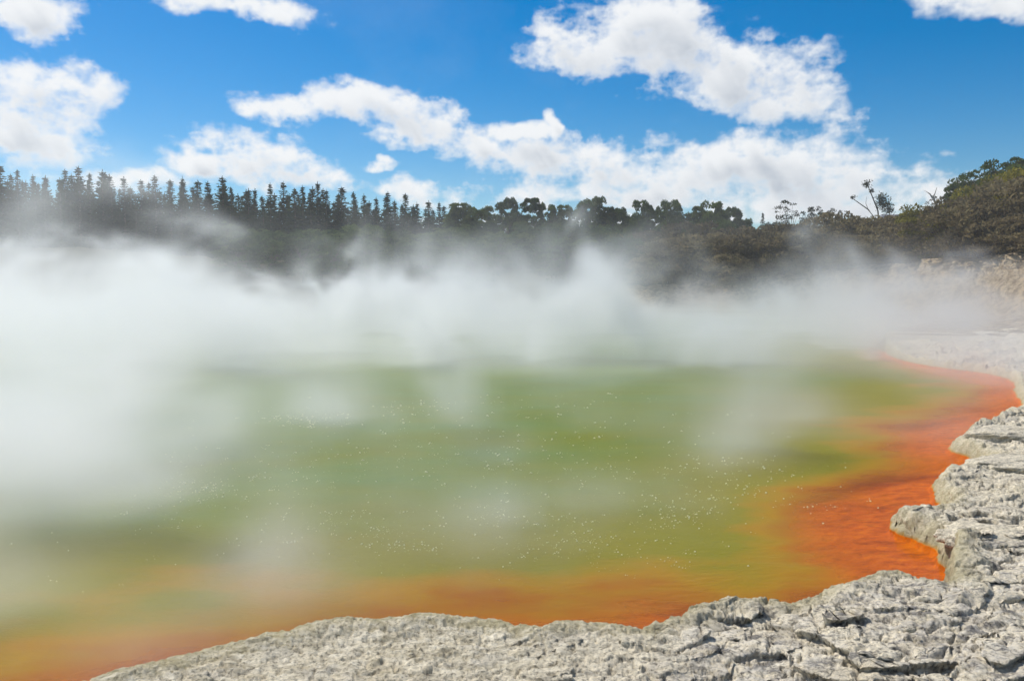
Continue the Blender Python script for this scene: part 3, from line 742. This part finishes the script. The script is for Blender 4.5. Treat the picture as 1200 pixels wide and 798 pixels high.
# faint drifting veil of vapour
veil = M.n('ShaderNodeTexNoise', {'Vector': M.n('ShaderNodeMapping', {'Vector': g, 'Rotation': (0, .5, 0), 'Scale': (2, 2, 2.6)}).outputs[0], 'Scale': 2.3, 'Detail': 6.0, 'Roughness': .6}).outputs[0]
vf = M.n('ShaderNodeMapRange', {0: veil, 1: .52, 2: .85, 3: 0.0, 4: .12}).outputs[0]
skyc = M.mix(vf, skyc, (7.5, 8.2, 9.2))
fin = M.mix(cov, skyc, cc)
bg = M.n('ShaderNodeBackground', {'Color': fin, 'Strength': .10})
wo = M.t.nodes.new('ShaderNodeOutputWorld'); M.t.links.new(bg.outputs[0], wo.inputs[0])

# ---------------------------------------------------------------- steam over the hot water: a density field on a voxel grid
SX0, SX1, SY0, SY1, SZ0, SZ1, VOX = -58.0, 50.0, 4.4, 74.0, .03, 12.0, .26
SN = (int((SX1 - SX0) / VOX), int((SY1 - SY0) / VOX), int((SZ1 - SZ0) / VOX))
def up_mat(n, cells, off):
    """cubic B-spline weights from a lattice of `cells` knots to n samples"""
    t = (np.arange(n) + .5) / n * cells + off; i = np.floor(t).astype(int); f = t - i
    M_ = np.zeros((n, int(cells) + 6), np.float32)
    w_ = [(1 - f) ** 3 / 6, (3 * f ** 3 - 6 * f ** 2 + 4) / 6, (-3 * f ** 3 + 3 * f ** 2 + 3 * f + 1) / 6, f ** 3 / 6]
    for k in range(4): M_[np.arange(n), i + k] = w_[k]
    return M_
def lattice(r, wl, wlz):
    sx, sy, sz = (SX1 - SX0) / wl, (SY1 - SY0) / wl, (SZ1 - SZ0) / wlz
    A, B, Cc = up_mat(SN[0], sx, r.random()), up_mat(SN[1], sy, r.random()), up_mat(SN[2], sz, r.random())
    K = r.normal(0, 1, (A.shape[1], B.shape[1], Cc.shape[1])).astype(np.float32)
    K = np.tensordot(K, Cc, (2, 1)); K = np.tensordot(A, K, (1, 0)); K = np.tensordot(B, K, (1, 1))
    return np.ascontiguousarray(K.transpose(1, 0, 2)) * 1.9
def vol_noise(seed, wl, octv, gain, zs=.6):
    r = np.random.default_rng(seed); out = 0; a = 1; tot = 0
    for k in range(octv):
        out = out + a * lattice(r, wl / 2 ** k, wl * zs / 2 ** k); tot += a * a; a *= gain
    return out / math.sqrt(tot)
def warp(N, dx, dy, dz):
    i = np.clip(np.arange(SN[0], dtype=np.float32)[:, None, None] + dx / VOX, 0, SN[0] - 1.01)
    j = np.clip(np.arange(SN[1], dtype=np.float32)[None, :, None] + dy / VOX, 0, SN[1] - 1.01)
    k = np.clip(np.arange(SN[2], dtype=np.float32)[None, None, :] + dz / VOX, 0, SN[2] - 1.01)
    i0, j0, k0 = i.astype(np.int32), j.astype(np.int32), k.astype(np.int32); u, v, w_ = i - i0, j - j0, k - k0
    o = 0
    for a in (0, 1):
        for b in (0, 1):
            for c in (0, 1):
                o = o + N[i0 + a, j0 + b, k0 + c] * ((u if a else 1 - u) * (v if b else 1 - v) * (w_ if c else 1 - w_))
    return o
def steam_field():
    xs = SX0 + (np.arange(SN[0]) + .5) / SN[0] * (SX1 - SX0); ys = SY0 + (np.arange(SN[1]) + .5) / SN[1] * (SY1 - SY0); zs = SZ0 + (np.arange(SN[2]) + .5) / SN[2] * (SZ1 - SZ0)
    Xc, Yc = np.meshgrid(xs, ys, indexing='ij'); U = Xc / Yc
    W1 = vol_noise(1, 7.0, 3, .5, .8); W2 = vol_noise(2, 7.0, 3, .5, .8); W3 = vol_noise(3, 6.0, 3, .5, .8)
    N = vol_noise(4, 4.6, 4, .76, .8)
    RG = 1 - 2.0 * np.abs(warp(vol_noise(8, 3.2, 3, .7, .9), W3 * 1.2, W1 * 1.2, W2 * 1.2))
    N = warp(N, W1 * 1.8, W2 * 1.8, W3 * 1.8)
    big = vol_noise(5, 16, 2, .5, .8)
    big2 = vol_noise(6, 11, 2, .6, 3.0)[:, :, :1]
    # height of the bank of steam over the pool
    H = 1.15 + .0 * ss(14, 26, Yc) + .8 * ss(-.30, -.6, U) * ss(12, 26, Yc) + .75 * ss(-.15, -.4, U) * ss(16, 26, Yc) + .0 * ss(24, 45, Yc)
    H = H + .5 * ss(.1, .4, U) * ss(20, 30, Yc)
    for u0, y0, su, sy, h in PLUMES: H = H + h * np.exp(-((U - u0) / su) ** 2 - ((Yc - y0) / sy) ** 2)
    # how dense it is just above the water: a thin veil near the shore made of drifting patches, a thick bank beyond
    veil = .012 * ss(5.8, 8.8, Yc) * ss(.40, .12, U) + .06 * ss(-.1, -.5, U) * ss(3.5, 6, Yc) * ss(20, 11, Yc)
    Xp = Xc + 1.6 * fbm(Xc * .33, Yc * .33, 401, 5, .6); Yp = Yc + 2.4 * fbm(Xc * .33, Yc * .33, 402, 5, .6)
    for px, py, rx, ry, a in PUFFS:
        x0, y0 = gp(px, py, .45); sx = rx / FPX * y0; sy = ry / FPX * y0 * y0 / CAMZ
        veil = veil + a * np.exp(-((Xp - x0) / sx) ** 2 - ((Yp - y0) / sy) ** 2)
    veil = veil * np.exp(1.5 * fbm(Xp * .55, Yc * .8, 403, 5, .65))
    Dn = veil * 5.2 + .14 * ss(11, 28, Yc)
    Dn = Dn * (1 - .15 * ss(.0, .3, U)) * (1 - .42 * np.exp(-((U - .43) / .07) ** 2)) * (1 + .5 * ss(.5, .58, U))
    Dn = Dn + .035 * ss(.2, .42, U) * ss(13.5, 18, Yc) * ss(40, 25, Yc)
    sdf = TF(Xc.ravel(), Yc.ravel()).reshape(Xc.shape)
    Dn = Dn * ss(9, 1, sdf)
    Dn = Dn * ss(SY0, SY0 + 2.5, Yc) * ss(SY1, SY1 - 5, Yc) * ss(SX0, SX0 + 5, Xc) * ss(SX1, SX1 - 5, Xc)
    Z = zs[None, None, :].astype(np.float32)
    near = ss(26, 14, Yc)[:, :, None]
    Hf = (H[:, :, None] * (1 + .35 * np.clip(big, -1.5, 1.4))).astype(np.float32); Hf = np.maximum(Hf, .5)
    zn = Z / Hf
    zn = zn * np.exp(-.5 * np.clip(N, -2, 1.6) * ss(.2, 1.0, zn))
    core = np.exp(-np.clip(zn, 0, 20) ** 2.0 * 1.0) * ss(2.7, 1.5, Z / Hf)
    amp = .55 + 1.3 * ss(.1, 1.3, zn) + .75 * near
    shape = np.exp(amp * np.clip(N, -3, 2.4) - .5 * amp * amp) * np.exp(1.5 * (RG - .1) * (ss(.25, 1.0, zn) + .5 * near))
    patch = np.exp(near * (1.1 * (big2 - big2.mean()) / big2.std() * .6 - .2))
    d = Dn[:, :, None] * core * shape * patch * SC
    d = d + .0007 * np.exp(1.0 * N + .8 * big - .8) * np.exp(-Z / 6.0) * (ss(-.35, -.6, U) + .15 * ss(.1, .4, U) + .05)[:, :, None] * ss(8, 20, Yc)[:, :, None]
    # separate torn turrets of vapour leaning with the wind
    r_ = np.random.default_rng(77)
    for _ in range(85):
        y0 = r_.uniform(26, 50); u0 = r_.uniform(-.62, .6)
        wl_ = 1.0 if u0 < .15 else .6
        if u0 > .44: continue
        hgt = (1.5 + 4.6 * r_.random() ** 1.6) * (.55 if u0 < -.4 else .75 if u0 > .15 else 1); rad = r_.uniform(.6, 1.9); den = wl_ * r_.uniform(.25, .75); sh = r_.uniform(.1, .75); x0 = u0 * y0
        i0, i1 = [int(np.clip((q_ - SX0) / (SX1 - SX0) * SN[0], 0, SN[0])) for q_ in (x0 - 3.2 * rad, x0 + 4 * rad + sh * hgt)]
        j0, j1 = [int(np.clip((q_ - SY0) / (SY1 - SY0) * SN[1], 0, SN[1])) for q_ in (y0 - 3.4 * rad, y0 + 3.4 * rad)]
        if i1 <= i0 or j1 <= j0: continue
        n_ = N[i0:i1, j0:j1]; rg = RG[i0:i1, j0:j1]
        rr = rad * (.75 + .35 * Z)
        xx_ = xs[i0:i1, None, None] - x0 - sh * Z + .7 * n_; yy_ = ys[None, j0:j1, None] - y0 + .5 * rg
        q_ = np.exp(-(xx_ ** 2 + yy_ ** 2) / rr ** 2) * ss(hgt * 1.1, hgt * .25, Z + .9 * n_) * ss(hgt * 1.5, hgt * .9, Z) * np.clip(-.1 + 1.1 * n_ + 1.7 * rg, 0, 3) ** 1.35 / (1 + .35 * Z)
        d[i0:i1, j0:j1] += (den * 1.5 * q_ * ss(4, -1, sdf[i0:i1, j0:j1])[:, :, None])
    d[:, :, -3:] *= np.array([.6, .3, 0])
    return np.clip(d, .0011, .55 + .3 * (Yc[:, :, None] < 12)).astype(np.float32)
PLUMES = [(-.055, 42, .04, 3, 2.4), (.0, 44, .022, 3, 3.2), (.085, 42, .024, 3, 3.4), (.36, 42, .04, 4, 1.5), (.56, 46, .07, 6, .7), (-.30, 38, .08, 5, .5), (-.46, 34, .10, 5, 1.1), (-.21, 44, .05, 5, 1.0), (.42, 44, .06, 4, 1.3)]
SC = 1.0
PUFFS = [(90, 560, 150, 60, .04), (60, 670, 140, 50, .32), (195, 655, 110, 30, .30), (190, 700, 110, 34, .26), (50, 740, 120, 30, .16), (410, 565, 110, 34, .15), (560, 570, 70, 30, .10), (720, 545, 80, 20, .10), (600, 505, 100, 20, .07), (340, 470, 140, 22, .06), (870, 500, 80, 18, .035), (1000, 476, 80, 18, .05), (545, 590, 55, 36, .055), (290, 620, 90, 24, .17)]
#END_FIELD
def make_steam():
    d = steam_field(); nx, ny, nz = d.shape; npts = d.size
    me = D.meshes.new('steam'); me.vertices.add(npts)
    a = me.attributes.new('dens', 'FLOAT', 'POINT'); a.data.foreach_set('value', d.ravel(order='F'))
    M_ = Mat('steam_vapour')
    pv = M_.n('ShaderNodeVolumePrincipled', {'Color': (.93, .94, .94, 1), 'Density': 1.0, 'Anisotropy': .45})
    M_.t.links.new(pv.outputs[0], M_.out.inputs['Volume']); me.materials.append(M_.m)
    M_.m.cycles.volume_sampling = 'MULTIPLE_IMPORTANCE'
    o = ob('steam', me); tag(o, 'thick white steam rising off the hot pool', 'steam', kind='stuff')
    g = D.node_groups.new('steam_grid', 'GeometryNodeTree')
    g.interface.new_socket('Geometry', in_out='INPUT', socket_type='NodeSocketGeometry'); g.interface.new_socket('Geometry', in_out='OUTPUT', socket_type='NodeSocketGeometry')
    N, Lk = g.nodes, g.links
    def nd(t, ins=None, **p):
        n = N.new(t)
        for k, v in p.items(): setattr(n, k, v)
        for k, v in (ins or {}).items():
            if isinstance(v, bpy.types.NodeSocket): Lk.new(v, n.inputs[k])
            else: n.inputs[k].default_value = v
        return n
    mt = lambda op, a, b=0.0, c=0.0: nd('ShaderNodeMath', {0: a, 1: b, 2: c}, operation=op).outputs[0]
    gi, go = nd('NodeGroupInput'), nd('NodeGroupOutput')
    mn = (SX0, SY0, SZ0); mx = (SX1, SY1, SZ1)
    pos = nd('GeometryNodeInputPosition'); sp = nd('ShaderNodeSeparateXYZ', {0: pos.outputs[0]})
    ix = [mt('ROUND', mt('MULTIPLY', mt('SUBTRACT', sp.outputs[k], mn[k]), (SN[k] - 1) / (mx[k] - mn[k]))) for k in range(3)]
    fi = nd('FunctionNodeInputInt')
    def im(op, a, b): 
        n = nd('FunctionNodeIntegerMath', {0: a, 1: b}); n.operation = op; return n.outputs[0]
    toi = lambda s_: nd('FunctionNodeFloatToInt', {0: s_}).outputs[0]
    idx = im('ADD', toi(ix[0]), im('MULTIPLY', im('ADD', toi(ix[1]), im('MULTIPLY', toi(ix[2]), ny)), nx))
    at_ = nd('GeometryNodeInputNamedAttribute', {'Name': 'dens'}, data_type='FLOAT')
    si = nd('GeometryNodeSampleIndex', {'Geometry': gi.outputs[0], 'Value': at_.outputs[0], 'Index': idx}, data_type='FLOAT', domain='POINT', clamp=True)
    vc = nd('GeometryNodeVolumeCube', {'Density': si.outputs[0], 'Background': 0.0, 'Min': mn, 'Max': mx, 'Resolution X': SN[0], 'Resolution Y': SN[1], 'Resolution Z': SN[2]})
    sm = nd('GeometryNodeSetMaterial', {'Geometry': vc.outputs[0], 'Material': M_.m})
    Lk.new(sm.outputs[0], go.inputs[0])
    md = o.modifiers.new('steam_grid', 'NODES'); md.node_group = g
    return o
make_steam()

# ---------------------------------------------------------------- render settings
sc.view_settings.view_transform = 'Standard'; sc.view_settings.look = 'None'; sc.view_settings.exposure = 0; sc.view_settings.gamma = 1
cy = sc.cycles
cy.use_denoising = True
try: cy.denoiser = 'OPENIMAGEDENOISE'
except Exception: pass
cy.max_bounces = 10; cy.diffuse_bounces = 2; cy.glossy_bounces = 2; cy.transparent_max_bounces = 24; cy.volume_bounces = 8
cy.volume_step_rate = 2.5; cy.volume_max_steps = 256; cy.sample_clamp_indirect = 8
cy.use_adaptive_sampling = True; cy.adaptive_threshold = .03
cy.caustics_reflective = False; cy.caustics_refractive = False
